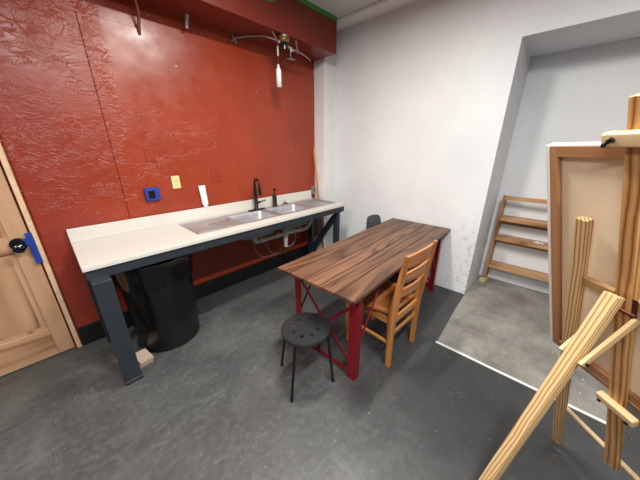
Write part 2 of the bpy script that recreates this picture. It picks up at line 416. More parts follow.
# red wall with the door opening
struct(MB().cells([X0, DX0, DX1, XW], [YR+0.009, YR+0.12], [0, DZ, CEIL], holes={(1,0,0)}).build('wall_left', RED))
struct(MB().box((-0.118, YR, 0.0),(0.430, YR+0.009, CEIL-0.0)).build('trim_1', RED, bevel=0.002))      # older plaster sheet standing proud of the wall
struct(MB().cells([XW, XB], [Y0, YN0, YN1, YR], [0, ZN, CEIL], holes={(0,1,0)}).build('wall_front', WHITE, bevel=0.006))
struct(MB().box((XB, YN0-0.1, 0),(XB+0.1, YN1+0.1, CEIL)).build('wall_niche', WHITE))
struct(MB().box((X0-0.1,Y0,0),(X0,YR,CEIL)).build('wall_back', GREYW))
struct(MB().box((X0,Y0-0.1,0),(XB,Y0,CEIL)).build('wall_right', GREYW))
struct(MB().box((2.765, 2.51, 0),(XW, YR+0.009, CEIL)).build('trim_2', TRIMW, bevel=0.003))                   # boxed chase in the corner
struct(MB().box((2.982, 2.49, 0),(XW, 2.51, CEIL)).build('trim_3', TRIMW, bevel=0.003))
# ceiling trim along the white wall
struct(MB().box((2.765, Y0, CEIL-0.022),(XW, 2.51, CEIL)).build('trim_4', TRIMW, bevel=0.004))
struct(MB().box((2.775, Y0, CEIL-0.030),(2.80, 2.50, CEIL-0.022)).build('trim_9', TRIMW, bevel=0.002))
# boxed beam
BZ = 2.646; BY = 2.30; BXE = 2.745
beam = struct(MB().box((X0, BY, BZ),(BXE, YR+0.008, CEIL)).build('beam', BEAMRED, bevel=0.004))
MB().box((X0, BY-0.003, CEIL-0.042),(BXE+0.002, BY, CEIL-0.001)).build('green_edge', GREEN, beam)
patch = []
gp = MB()
ring = []
for k in range(18):
    a = 2*math.pi*k/18; rr = 1 + 0.22*math.sin(3*a+1) + 0.12*math.sin(5*a)
    ring.append((1.775+0.10*rr*math.cos(a), BY-0.0035, 2.885+0.045*rr*math.sin(a)))
f0 = [gp.bm.verts.new(p) for p in ring]; f1 = [gp.bm.verts.new((p[0], BY-0.0005, p[2])) for p in ring]
gp.bm.faces.new(f0); gp.bm.faces.new(f1[::-1])
for k in range(18): gp.bm.faces.new((f0[k], f1[k], f1[(k+1)%18], f0[(k+1)%18]))
gp.build('green_patch', GREEN, beam)
# baseboard, ledge, seam edging
struct(MB().box((-0.118, YR-0.020, 0),(2.765, YR, 0.175)).build('baseboard_left', BASEB, bevel=0.003))
struct(MB().box((0.436, YR, 0.0),(2.765, YR+0.009, 2.480)).build('trim_5', RED, bevel=0.002))
# bare concrete slab reaching out of the niche and its white painted edge
bm = MB(); pts = [(2.005,0.467),(1.985,-0.585),(XB,-0.585),(XB,YN1),(3.0,YN1),(2.62,0.50)]
lo = [bm.bm.verts.new((x,y,0.0)) for x,y in pts]; hi = [bm.bm.verts.new((x,y,0.006)) for x,y in pts]
bm.bm.faces.new(hi); bm.bm.faces.new(lo[::-1])
for k in range(6): bm.bm.faces.new((lo[k],lo[(k+1)%6],hi[(k+1)%6],hi[k]))
struct(bm.build('floor_niche', CONC))
struct(MB().box((1.985,-0.585,0.0),(2.006,0.475,0.008)).build('trim_6', TRIMW, bevel=0.002))

# ------------------------------------------------------------------ door
door = thing('door_1', 'unfinished pine panel door set into the red wall', 'door', ((DX0+DX1)/2, YR+0.004, 0)); door['kind'] = 'structure'
del door['category']; del door['label']
dw = (DX1-DX0)-0.012; hw = dw/2; st = 0.098
def dpart(name, x0, x1, z0, z1, mat, y0=0.0, y1=0.038, bev=0.002): return MB().box((x0,y0,z0),(x1,y1,z1)).build(name, mat, door, bev)
dpart('stile', -hw, -hw+st, 0.008, DZ-0.006, DOORV); dpart('stile', hw-st, hw, 0.008, DZ-0.006, DOORV)
dpart('mullion', -0.05, 0.05, 0.25, 0.90, DOORV); dpart('mullion', -0.05, 0.05, 1.02, 1.60, DOORV)
for z0, z1 in ((0.008,0.25),(0.90,1.02),(1.60,1.70),(DZ-0.12,DZ-0.006)): dpart('rail', -hw+st, hw-st, z0, z1, DOORH)
for x0, x1, z0, z1 in ((-hw+st,-0.05,0.25,0.90),(0.05,hw-st,0.25,0.90),(-hw+st,-0.05,1.02,1.60),(0.05,hw-st,1.02,1.60),(-hw+st,hw-st,1.70,DZ-0.12)):
    p = MB().box((x0-0.005,0.014,z0-0.005),(x1+0.005,0.030,z1+0.005)).build('panel', DOORV, door)
    q = MB(); a = 0.03; b = 0.055
    o0 = [(x0+a,0.0145,z0+a),(x1-a,0.0145,z0+a),(x1-a,0.0145,z1-a),(x0+a,0.0145,z1-a)]
    o1 = [(x0+b,0.003,z0+b),(x1-b,0.003,z0+b),(x1-b,0.003,z1-b),(x0+b,0.003,z1-b)]
    v0 = [q.bm.verts.new(c) for c in o0]; v1 = [q.bm.verts.new(c) for c in o1]
    q.bm.faces.new(v1); q.bm.faces.new(v0[::-1])
    for k in range(4): q.bm.faces.new((v0[k],v0[(k+1)%4],v1[(k+1)%4],v1[k]))
    q.build('raised_field', DOORV, p, 0.002)
# lock on the door
KX = hw-0.065
kn = MB().lathe([(0.036,0),(0.036,0.012),(0.024,0.02),(0.018,0.035),(0.026,0.042),(0.031,0.055),(0.030,0.072),(0.018,0.082)],
           M=Matrix.Translation((KX,0,0.945)) @ Matrix.Rotation(R(90),4,'X')).build('door_knob', DARKST, door, smooth=True)
MB().lathe([(0.042,0.0),(0.042,0.016),(0.036,0.022)], M=Matrix.Translation((KX,-0.001,0.965)) @ Matrix.Rotation(R(90),4,'X')).build('rosette', BLK, door, smooth=True)
# casing strips round the opening
cs = struct(MB().box((DX1+0.006, YR-0.016, 0),(DX1+0.034, YR+0.009, DZ+0.04)).box((DX0-0.034, YR-0.016, 0),(DX0-0.006, YR+0.009, DZ+0.04)).box((DX0-0.006, YR-0.016, DZ+0.002),(DX1+0.006, YR+0.009, DZ+0.04)).build('trim_7', CASE, bevel=0.002))
struct(MB().box((DX0-0.03, YR+0.06, 0),(DX1+0.03, YR+0.12, DZ+0.02)).build('trim_8', BASEB))
# blue tape over the latch edge
tp = MB().box((-0.018,-0.0006,0.0),(0.018,0.0006,0.235)).box((-0.04,-0.0012,0.15),(0.0,0.0,0.20)).build('masking_tape', BLUE)
tp.matrix_world = Matrix.Translation((-0.172, YR-0.0175, 0.80))
tag(tp, 'vertical strip of blue masking tape on the edge of the pine door beside its knob', 'tape')

# ================================================================== counter
YF = 2.02
ct = thing('countertop', 'long cream laminate countertop along the red wall with a sink let into it', 'countertop', (1.36, 2.35, 0.905))
cx, cy, cz = 1.36, 2.35, 0.905
MB().cells([0.020-cx, 0.80-cx, 2.62-cx, 2.655-cx], [YF-cy, 2.165-cy, 2.585-cy, YR-0.012-cy], [-0.030, 0.0], holes={(1,1,0)}).build('worktop', LAM, ct, 0.004)
MB().box((0.020-cx, 2.655-cy, 0.0),(2.655-cx, YR-0.012-cy, 0.112)).build('backsplash', LAM, ct, 0.004)
MB().box((0.020-cx, YF-cy, 0.0),(2.655-cx, YF+0.012-cy, 0.004)).build('front_lip', LAM, ct, 0.0018)
fr = thing('counter_frame', 'blue-black painted timber frame carrying the cream countertop', 'frame', (1.36, 2.35, 0))
FZ = 0.872
def fbox(name, a, b, bev=0.003): return MB().box((a[0]-cx,a[1]-cy,a[2]),(b[0]-cx,b[1]-cy,b[2])).build(name, NAVY, fr, bev)
fbox('front_rail', (0.030, YF+0.010, 0.806), (2.645, YF+0.048, FZ))
fbox('end_rail', (0.030, YF+0.048, 0.785), (0.068, 2.66, FZ)); fbox('end_rail', (2.607, YF+0.048, 0.785), (2.645, 2.66, FZ))
fbox('back_rail', (0.068, 2.62, 0.785), (2.607, 2.66, FZ))
fbox('leg', (0.040, YF-0.095, 0.030), (0.138, YF+0.009, 0.822)); fbox('leg', (0.030, 2.56, 0.0), (0.09, 2.655, 0.785))
fbox('leg', (2.545, YF+0.050, 0.0), (2.61, YF+0.115, 0.785)); fbox('leg', (2.545, 2.55, 0.0), (2.61, 2.64, 0.785))
fbox('foot_plate', (0.036, YF-0.099, 0.0), (0.142, YF+0.014, 0.030), 0.005)
bar('brace', (0.02-cx+0.06, YF+0.06-cy, 0.10), (0.02-cx+0.06, 2.56-cy, 0.74), 0.075, 0.035, NAVY, fr, (0,1,0))
bar('brace', (2.578-cx, YF+0.12-cy, 0.72), (2.578-cx, 2.55-cy, 0.16), 0.08, 0.035, NAVY, fr, (0,1,0))
MB().box((0.078-cx, YF+0.35-cy, 0.02),(0.098-cx, YF+0.42-cy, 0.75)).build('back_strip', NAVY, fr, 0.002)

# ------------------------------------------------------------------ sink
SX0, SX1, SY0, SY1 = 0.782, 2.635, 2.15, 2.60
scx, scy = (SX0+SX1)/2, (SY0+SY1)/2
sk = thing('sink', 'stainless steel double sink with drainboards set in the cream countertop', 'sink', (scx, scy, 0.907))
wells = [(0.812,1.195,2.185,2.565),(1.222,1.660,2.185,2.505),(1.712,2.175,2.185,2.505),(2.222,2.605,2.185,2.565)]
xs = [SX0]+[v for q in wells for v in q[:2]]+[SX1]; ys = [SY0,2.185,2.505,2.565,SY1]
hol = set()
for i in (1,3,5,7):
    hol.add((i,1,0))
    if i in (1,7): hol.add((i,2,0))
MB().cells([x-scx for x in xs],[y-scy for y in ys],[0,0.0035],holes=hol).build('sink_deck', STEEL, sk, 0.0012)
for i, (a,b,c,d) in enumerate(wells):
    mx, my, hx, hy = (a+b)/2-scx, (c+d)/2-scy, (b-a)/2, (d-c)/2
    if i in (0,3):
        o = MB().loft([(mx,my,hx,hy,0.002,0.003),(mx,my,hx-0.006,hy-0.006,0.02,-0.002),(mx,my,hx-0.016,hy-0.016,0.03,-0.011),(mx,my,hx-0.03,hy-0.03,0.03,-0.012)]).build('drainboard', STEEL, sk, smooth=True, solid=0.0015)
        g = MB()
        if i == 3:
            for k in range(7):
                yy = my-hy+0.06+k*(2*hy-0.12)/6
                g.tube([(mx-hx+0.05,yy,-0.0125),(mx+hx-0.05,yy,-0.0125)],0.004,8)
            g.build('drain_ridges', STEEL, o, smooth=True)
    else:
        dp = -0.205
        o = MB().loft([(mx,my,hx,hy,0.002,0.003),(mx,my,hx-0.004,hy-0.004,0.04,-0.004),(mx,my,hx-0.010,hy-0.010,0.05,-0.03),(mx,my,hx-0.018,hy-0.018,0.06,dp+0.05),(mx,my,hx-0.03,hy-0.03,0.06,dp+0.015),(mx,my,hx-0.06,hy-0.06,0.06,dp),(mx,my,0.06,0.06,0.059,dp-0.004)]).build('bowl', STEEL, sk, smooth=True, solid=0.002)
        MB().loft([(mx,my,hx-0.001,hy-0.001,0.05,-0.04),(mx,my,hx-0.011,hy-0.011,0.06,dp+0.045),(mx,my,hx-0.024,hy-0.024,0.06,dp+0.006),(mx,my,hx-0.055,hy-0.055,0.06,dp-0.010)]).build('sound_coating', SINKUNDER, o, smooth=True)
        MB().lathe([(0.045,dp-0.001),(0.045,dp+0.003),(0.034,dp+0.003),(0.030,dp-0.0)],(mx,my,0)).build('drain_ring', STEELP, o, smooth=True)

# strainer basket standing on the rim between bowl and drainboard
stn = MB().lathe([(0.026,0),(0.030,0.010),(0.034,0.022),(0.038,0.024),(0.030,0.027),(0.008,0.030),(0.006,0.048),(0.011,0.052),(0.006,0.056)],seg=24).build('sink_strainer', STEELP, smooth=True, loc=(2.055, 2.540, 0.911))
tag(stn, 'small steel sink strainer standing behind the right-hand bowl', 'strainer')

# ------------------------------------------------------------------ faucet
fx, fy, fz = 1.635, 2.553, 0.911
fa = thing('faucet', 'tall matt black kitchen faucet behind the two sink bowls', 'faucet', (fx,fy,fz))
FR = Matrix.Rotation(R(-10),3,'Z')
MB().loft([(0,0,0.115,0.030,0.0295,0.0),(0,0,0.115,0.030,0.0295,0.006),(0,0,0.108,0.024,0.0235,0.010)],capstart=True).build('deck_plate', BLK, fa, smooth=True)
MB().lathe([(0.028,0.008),(0.027,0.016),(0.021,0.022),(0.021,0.14),(0.019,0.15),(0.015,0.155)]).build('body', BLK, fa, smooth=True)
neck = [(0,0,0.15),(0,0,0.24),(0,0,0.30)] + arc((0.0,-0.062,0.30),0.062,0,170,12,(0,1,0),(0,0,1))[1:]
neck = [FR @ Vector(p) for p in neck]
MB().tube(neck,[0.019]*2+[0.0125]*(len(neck)-2),14).build('spout_neck', BLK, fa, smooth=True)
e = Vector(neck[-1]); MB().tube([e, e+FR@Vector((0,-0.006,-0.035)), e+FR@Vector((0,-0.012,-0.10)), e+FR@Vector((0,-0.013,-0.115))],[0.013,0.016,0.018,0.014],14).build('spray_head', BLK, fa, smooth=True)
MB().tube([(0.015,0,0.085),(0.045,-0.004,0.087)],0.014,14).tube([(0.045,-0.004,0.087),(0.075,-0.012,0.094),(0.125,-0.02,0.104)],[0.010,0.007,0.006],10).build('handle', BLK, fa, smooth=True)
sd = thing('soap_dispenser', 'black soap dispenser pump to the right of the black faucet', 'dispenser', (1.905, 2.553, 0.911))
MB().lathe([(0.030,0),(0.030,0.006),(0.026,0.012),(0.026,0.135),(0.021,0.150),(0.011,0.156)]).build('body', BLK, sd, smooth=True)
MB().lathe([(0.007,0.15),(0.007,0.195),(0.013,0.198),(0.013,0.218),(0.004,0.222)]).tube([(0,0,0.208),(0,-0.03,0.210),(0,-0.056,0.198)],[0.008,0.007,0.005],10).build('pump_head', BLK, sd, smooth=True)

# ------------------------------------------------------------------ drain pipes under the bowls
b1 = ((1.222+1.660)/2, 2.345); b2 = ((1.712+2.175)/2, 2.345)
dpz = 0.907-0.205-0.012
dr = thing('drain_pipe', 'white plastic drain pipes hanging below the steel sink bowls', 'pipe', (b1[0], b1[1], 0.45))
def rel(*p): return (p[0]-b1[0], p[1]-b1[1], p[2]-0.45)
for bx, by in (b1, b2):
    MB().lathe([(0.045,0),(0.045,-0.02),(0.03,-0.03),(0.03,-0.05),(0.021,-0.055),(0.021,-0.075)],rel(bx,by,dpz)).build('tailpiece', PVC, dr, smooth=True)
zP = dpz-0.075
MB().tube([rel(*p) for p in spline([(b1[0],b1[1],dpz-0.07),(b1[0],b1[1],zP+0.02),(b1[0]+0.03,b1[1]-0.005,zP-0.008),(1.60,2.33,zP-0.006),(1.86,2.32,zP+0.0),(2.02,2.32,zP+0.004)],5)],0.022,14).build('cross_pipe', PVC, dr, smooth=True)
MB().tube([rel(1.86,2.32,zP+0.08),rel(1.86,2.32,zP-0.11),rel(1.86,2.32,zP-0.17)],[0.026,0.026,0.020],14).tube([rel(1.86,2.32,zP+0.03),rel(1.86,2.32,zP-0.03)],0.036,14).build('tee', PVC, dr, smooth=True)
MB().tube([rel(*p) for p in spline([(b2[0],b2[1],dpz-0.07),(b2[0]+0.01,b2[1],zP+0.03),(b2[0]+0.06,2.335,zP-0.0),(2.12,2.30,zP-0.004),(2.20,2.29,zP+0.010),(2.27,2.29,zP+0.09),(2.33,2.30,dpz+0.13)],5)],0.024,14).build('trap_arm', PVC, dr, smooth=True)
for x in (1.50,1.74,1.95,2.09):
    MB().tube([rel(x,2.326,zP+0.0),rel(x+0.035,2.325,zP+0.001)],0.029,16).build('slip_nut', PVC, dr, smooth=True)
# supply hoses
def hose(pts, label, mat=GALV, r=0.005):
    c = Vector(pts[0]); o = MB().tube([p-c for p in spline(pts,8)],r,8).build('supply_hose', mat, smooth=True, loc=c)
    tag(o, label, 'hose')
hose([(1.55,2.50,0.68),(1.52,2.50,0.50),(1.60,2.52,0.34),(1.80,2.55,0.27),(2.02,2.58,0.24),(2.10,2.655,0.26)], 'thin hose looping down below the left bowl of the sink', GALV, 0.0035)
hose([(1.72,2.56,0.70),(1.72,2.55,0.45),(1.82,2.55,0.30),(1.98,2.60,0.27),(2.03,2.655,0.29)], 'thin grey hose hanging straight below the faucet to the wall', GALV, 0.004)
hose([(2.02,2.53,0.70),(2.12,2.52,0.62),(2.20,2.52,0.45),(2.16,2.55,0.33),(2.08,2.60,0.30),(2.06,2.655,0.32)], 'thin hose curving down below the right bowl of the sink', PVC, 0.0045)

# ------------------------------------------------------------------ tube on backsplash
tb = thing('caulk_tube', 'white squeeze tube standing cap down on the backsplash against the red wall', 'tube', (1.095, 2.668, 1.0175))
MB().lathe([(0.021,0.0),(0.022,0.004),(0.022,0.026),(0.016,0.030)],seg=20).build('cap', WHITEP, tb, smooth=True)
g = []
for i in range(9):
    z = 0.028+0.195*i/8; rx = 0.031+0.003*i/8; ry = 0.0215*(1-(i/8)**4)+0.0015
    g.append([(rx*math.cos(2*math.pi*k/20)-0.010*i/8, ry*math.sin(2*math.pi*k/20), z) for k in range(21)])
o = MB().sheet(g).build('tube_body', WHITEP, tb, smooth=True)

# ------------------------------------------------------------------ things on the red wall
def plate(name, label, cat, x, z, w_, h_, mat, d=0.006, group=None):
    t = thing(name, label, cat, (x, YR, z), 0, group)
    MB().box((-w_/2,-d,-h_/2),(w_/2,0.0,h_/2)).build('cover', mat, t, 0.0025)
    return t
p = plate('wall_outlet', 'cream power outlet on the red wall above the backsplash', 'outlet', 0.858, 1.293, 0.072, 0.118, CREAMP)
for dz in (0.022,-0.022):
    r = MB().loft([(0,0,0.017,0.014,0.008,0.0),(0,0,0.017,0.014,0.008,0.003)]).build('socket', CREAMP, p, smooth=True); r.matrix_local = Matrix.Translation((0,-0.006,dz)) @ Matrix.Rotation(R(90),4,'X')
    s_ = MB().box((-0.0075,-0.0015,-0.004),(-0.0055,0.0,0.006)).box((0.0055,-0.0015,-0.004),(0.0075,0.0,0.006)).build('slots', BLKP, r); s_.matrix_local = Matrix.Rotation(R(-90),4,'X') @ Matrix.Translation((0,-0.003,0))
p = plate('blank_plate', 'red painted blank plate left of the cream outlet and above the blue box', 'plate', 0.691, 1.545, 0.075, 0.12, PLATERED)
MB().lathe([(0.004,0),(0.004,0.002)],seg=12,M=Matrix.Translation((0,-0.006,0)) @ Matrix.Rotation(R(90),4,'X')).build('screw', BASEB, p)
p = plate('painted_outlet', 'power outlet painted over in red to the right of the white tube', 'outlet', 1.27, 1.32, 0.115, 0.12, PLATERED)
for dx in (-0.028,0.028):
    for dz in (0.022,-0.022):
        r = MB().loft([(0,0,0.015,0.013,0.008,0.0),(0,0,0.015,0.013,0.008,0.003)]).build('socket', PLATERED, p, smooth=True); r.matrix_local = Matrix.Translation((dx,-0.006,dz)) @ Matrix.Rotation(R(90),4,'X')
p = thing('control_box', 'small blue box with a black window fixed to the red wall above the countertop', 'box', (0.640, YR, 1.208))
MB().box((-0.058,-0.030,-0.058),(0.058,0,0.058)).build('housing', BLUE, p, 0.006)
MB().box((-0.034,-0.034,-0.036),(0.016,-0.0295,0.034)).build('window', BLKP, p, 0.002)
MB().box((0.024,-0.034,-0.02),(0.040,-0.0295,0.02)).build('switch', BLUE, p, 0.002)
jb = thing('junction_box', 'small grey metal box at the right end of the backsplash', 'box', (2.668, YR-0.0, 0.955))
MB().box((0.0,-0.05,0.0),(0.052,0.0,0.12)).build('box_body', GALV, jb, 0.003)
MB().lathe([(0.012,0),(0.012,0.012),(0.007,0.014)],seg=16,M=Matrix.Translation((0.028,-0.05,0.07)) @ Matrix.Rotation(R(90),4,'X')).build('knockout', BLK, jb, smooth=True)
# dowel leaning in the corner
s0, s1 = Vector((2.735,2.465,0.0)), Vector((2.73,2.676,1.60))
sm, sl = frame(s0,s1,(1,0,0)); o = MB().tube([(0,0,0.003),(0,0,sl)],0.011,14).build('wooden_dowel', STICKM, smooth=True); o.matrix_world = sm
tag(o, 'thin orange wooden stick leaning in the corner behind the end of the countertop', 'stick')

# ------------------------------------------------------------------ bin and blocks under the counter
bx, by = 0.450, 2.285
bn = thing('trash_can', 'large round black trash can standing under the left end of the counter', 'bin', (bx,by,0))
MB().lathe([(0.226,0.0),(0.238,0.012),(0.246,0.30),(0.260,0.745),(0.266,0.755),(0.266,0.778),(0.254,0.778),(0.250,0.745),(0.22,0.03),(0.0001,0.03)],seg=48).build('barrel', BLKP, bn, smooth=True)
g = []
for i in range(7):
    z = 0.790-0.20*i/6
    row = []
    for k in range(65):
        a = 2*math.pi*k/64; rr = 0.2705 + 0.006*(i/6)*math.sin(9*a+i) + 0.004*math.sin(17*a) + (0.004 if i else -0.008) - 0.010*i/6
        row.append((rr*math.cos(a), rr*math.sin(a), z + (0.02*math.sin(4*a+1)*i/6)))
    g.append(row)
MB().sheet(g).build('bin_liner', BAGM, bn, smooth=True, solid=0.001)
for sx in (-1,1):
    MB().tube([(0.255,0.05*sx-0.02,0.70),(0.285,0.05*sx-0.02,0.71)],0.007,8).build('handle_lug', BLKP, bn, smooth=True)
tiles = []
for k in range(3):
    o = MB().box((-0.046,-0.078,0),(0.046,0.078,0.015)).build('stone_tile', STONE, None, 0.0015)
    o.location = (0.186+0.002*k, 2.116-0.003*k, 0.016*k); o.rotation_euler = (0,0,R(4+2*k))
    tag(o, ['pale tile on the floor beside the counter leg, lowest of the stack', 'pale tile in the middle of the stack of three beside the counter leg', 'pale tile on top of the stack of three beside the counter leg'][k], 'tile', 'stacked tiles under the counter')

# ================================================================== table
tc_ = Vector((2.015,1.100,0)); tr = R(1.8)
tt = thing('dining_table', 'long dark plank-top table with crimson metal legs standing against the white wall', 'table', tc_, tr)
HL, HW = 0.960, 0.352; TZ = 0.750
top = MB(); pw = 2*HW/5
for k in range(5):
    y0 = -HW+k*pw+0.0030; y1 = -HW+(k+1)*pw-0.0030
    top.box((-HL+random.uniform(0,0.003), y0, TZ-0.024),(HL-random.uniform(0,0.003), y1, TZ-random.uniform(0,0.0012)))
top.build('tabletop', TABLE, tt, 0.0022)
for x in (-0.84,-0.28,0.28,0.84): MB().box((x-0.03,-HW+0.03,TZ-0.046),(x+0.03,HW-0.03,TZ-0.0245)).build('cleat', TABLEY, tt, 0.002)
for sx in (-1,1):
    MB().box((-HL+0.05, sx*(HW-0.030)-0.010, TZ-0.050),(HL-0.05, sx*(HW-0.030)+0.010, TZ-0.0245)).build('edge_rail', TABLEY, tt, 0.002)
LX = 0.845; LY = 0.308
for ex in (-1,1):
    for sy in (-1,1):
        m = MB(); xx = ex*LX; yy = sy*(LY if sy < 0 else 0.282)
        # angle iron: one flange faces the end, the other the long side
        wf = 0.062
        m.box((xx-0.004, yy-(wf if sy>0 else 0), 0.004),(xx+0.004, yy+(0 if sy>0 else wf), TZ-0.053))
        m.box((xx-(0.058 if ex>0 else 0), yy-0.004, 0.004),(xx+(0 if ex>0 else 0.058), yy+0.004, TZ-0.053))
        m.box((xx-(0.058 if ex>0 else 0.004), yy-(wf if sy>0 else 0.004), 0.0),(xx+(0.004 if ex>0 else 0.058), yy+(0.004 if sy>0 else wf), 0.006))
        m.build('leg', REDM, tt, 0.0012)
    xi = ex*(LX-0.012)
    MB().beam((xi,-LY+0.01,0.055),(xi,0.272,0.055),0.034,0.008,(0,0,1)).build('lower_rail', REDM, tt, 0.001)
    MB().beam((xi,-LY+0.01,TZ-0.075),(xi,0.272,TZ-0.075),0.034,0.008,(0,0,1)).build('upper_rail', REDM, tt, 0.001)
    MB().beam((xi-0.009*ex,0.262,0.655),(xi-0.009*ex,-LY+0.02,0.07),0.024,0.006,(0,1,0)).build('cross_brace', REDM, tt, 0.001)
    MB().beam((xi-0.016*ex,-LY+0.02,0.640),(xi-0.016*ex,0.262,0.07),0.024,0.006,(0,1,0)).build('cross_brace', REDM, tt, 0.001)
    for sy in (-1,1):
        MB().tube([(ex*(LX-0.03), sy*(LY-0.012), 0.26),(ex*(LX-0.33), sy*(LY-0.012), TZ-0.055)],0.007,8).build('corner_brace', REDM, tt, smooth=True)

# ------------------------------------------------------------------ stool
stl = thing('stool', 'round black stool with perforated seat at the near end of the table', 'stool', (0.985,1.058,0), R(8))
SR = 0.165; SZ = 0.432
m = MB(); outer = [m.bm.verts.new((SR*math.cos(2*math.pi*k/64), SR*math.sin(2*math.pi*k/64), SZ)) for k in range(64)]
edges = [m.bm.edges.new((outer[k], outer[(k+1)%64])) for k in range(64)]
for h in range(9):
    if h < 8: a = R(22+45*h); hxx, hyy = 0.092*math.cos(a), 0.092*math.sin(a)
    else: hxx, hyy = 0.0, 0.0
    if h == 8: continue
    vs = [m.bm.verts.new((hxx+0.0135*math.cos(2*math.pi*k/20), hyy+0.0135*math.sin(2*math.pi*k/20), SZ)) for k in range(20)]
    edges += [m.bm.edges.new((vs[k], vs[(k+1)%20])) for k in range(20)]
bmesh.ops.triangle_fill(m.bm, use_beauty=True, use_dissolve=False, edges=edges)
for f in m.bm.faces:
    if f.normal.z < 0: f.normal_flip()
me = bpy.data.meshes.new('seat'); m.bm.to_mesh(me); m.bm.free(); me.materials.append(STOOLM)
seat = bpy.data.objects.new('seat', me); COL.objects.link(seat); seat.parent = stl
q = seat.modifiers.new('solid','SOLIDIFY'); q.thickness = 0.006; q.offset = -1
MB().lathe([(SR-0.004,SZ),(SR+0.001,SZ+0.001),(SR+0.004,SZ-0.003),(SR+0.004,SZ-0.020),(SR,SZ-0.022),(SR-0.002,SZ-0.018)],seg=64,cap=False).build('rim', STOOLM, seat, smooth=True)
fa_ = [R(a) for a in (37+8, 127+8, 217+8, 307+8)]
feet = [(0.913,1.263),(0.769,0.978),(1.076,0.877),(1.215,1.140)]
inv = Matrix.Rotation(-R(8),4,'Z')
for fx_, fy_ in feet:
    p1 = inv @ Vector((fx_-0.985, fy_-1.058, 0.0)); dr_ = p1.normalized(); p0 = dr_*0.157
    lg = MB().tube([p0+Vector((0,0,SZ-0.008)), p0*1.02+Vector((0,0,SZ-0.05)), p1+Vector((0,0,0.012))],0.0095,12).build('leg', STOOLL, stl, smooth=True)
    MB().tube([p1+Vector((0,0,0.0)), p1+Vector((0,0,0.014))],0.012,12).build('foot_cap', BLKP, lg, smooth=True)

# ------------------------------------------------------------------ wooden chair
ch = thing('dining_chair', 'honey-coloured ladder-back wooden chair pushed under the right side of the table', 'chair', (1.68,0.86,0), R(-3))
SW = 0.205; SEATZ = 0.452
def cr(z):   # back post rake: y at height z
    return -0.205 - (0.0 if z < 0.42 else (z-0.42)*0.10*(1+0.5*(z-0.42))) - (0.012*(0.42-z)/0.42 if z < 0.42 else 0)
def cxs(z): return 0.195 + (0.012*(z-0.42)/0.53 if z > 0.42 else 0.0)
for sx in (-1,1):
    prof = []; m = MB(); prev = None; zs = [0,0.12,0.25,0.36,0.44,0.52,0.62,0.72,0.82,0.90,0.955]
    rings = []
    for z in zs:
        hw_ = 0.018 if z < 0.9 else 0.015; hd = 0.019 + (0.010*math.exp(-((z-0.45)/0.16)**2)) - (0.005 if z > 0.88 else 0)
        cx_, cy_ = sx*cxs(z), cr(z)
        rings.append([m.bm.verts.new((cx_+a*hw_, cy_+b*hd, z)) for a,b in ((-1,-1),(1,-1),(1,1),(-1,1))])
    for i in range(len(zs)-1):
        for k in range(4): m.bm.faces.new((rings[i][k], rings[i][(k+1)%4], rings[i+1][(k+1)%4], rings[i+1][k]))
    m.bm.faces.new(rings[0][::-1]); m.bm.faces.new(rings[-1])
    m.build('back_post', HONEY, ch, 0.005, seg=3)
    MB().beam((sx*0.195,0.195,0),(sx*0.195,0.195,SEATZ-0.022),0.036,0.036,(1,0,0)).build('leg', HONEY, ch, 0.004)
    bar('side_stretcher', (sx*0.195,-0.205,0.215),(sx*0.195,0.18,0.215),0.022,0.018,HONEY,ch,(0,0,1))
    bar('side_rail', (sx*0.190,-0.205,SEATZ-0.05),(sx*0.190,0.18,SEATZ-0.05),0.055,0.018,HONEY,ch,(0,0,1))
bar('back_stretcher', (-0.18,cr(0.29),0.29),(0.18,cr(0.29),0.29),0.024,0.018,HONEY,ch,(0,0,1))
bar('front_stretcher', (-0.18,0.195,0.17),(0.18,0.195,0.17),0.024,0.018,HONEY,ch,(0,0,1))
bar('front_rail', (-0.18,0.20,SEATZ-0.05),(0.18,0.20,SEATZ-0.05),0.055,0.018,HONEY,ch,(0,0,1))
bar('back_rail', (-0.18,cr(0.4),SEATZ-0.05),(0.18,cr(0.4),SEATZ-0.05),0.055,0.018,HONEY,ch,(0,0,1))
def seatring(s_, z):
    pts = []
    for (x,y,r) in ((0.225,0.225,0.05),(-0.225,0.225,0.05),(-0.195,-0.20,0.02),(0.195,-0.20,0.02)): pass
    return pts
g = []
for i in range(15):
    v = i/14; y = -0.19+0.42*v; hwid = 0.176+0.055*min(1,v*2.2); hwid -= 0.03*max(0,(v-0.88)/0.12)**2
    row = []
    for j in range(17):
        u_ = -1+2*j/16; dish = -0.009*max(0,1-(abs(abs(u_)-0.42)/0.42)**2)*math.sin(math.pi*min(1,v*1.05))
        row.append((hwid*u_, y, SEATZ + dish - (0.004 if j in (0,16) or i in (0,14) else 0)))
    g.append(row)
MB().sheet(g).build('seat', HONEYY, ch, smooth=True, solid=-0.022)
for zc, hh in ((0.893,0.090),(0.762,0.072),(0.640,0.066)):
    g = []
    for i in range(5):
        row = []
        for j in range(17):
            u_ = -1+2*j/16; z = zc - hh/2 + hh*i/4
            crown = (0.020*(1-u_*u_)) if (i == 4 and hh > 0.07) else (0.008*(1-u_*u_) if i >= 3 else 0.004*(1-u_*u_))
            X = u_*(cxs(z)-0.012); Yb = cr(z) - 0.030*(1-u_*u_)
            row.append((X, Yb, z+crown))
        g.append(row)
    MB().sheet(g).build('back_slat', HONEYX, ch, smooth=True, solid=0.016)

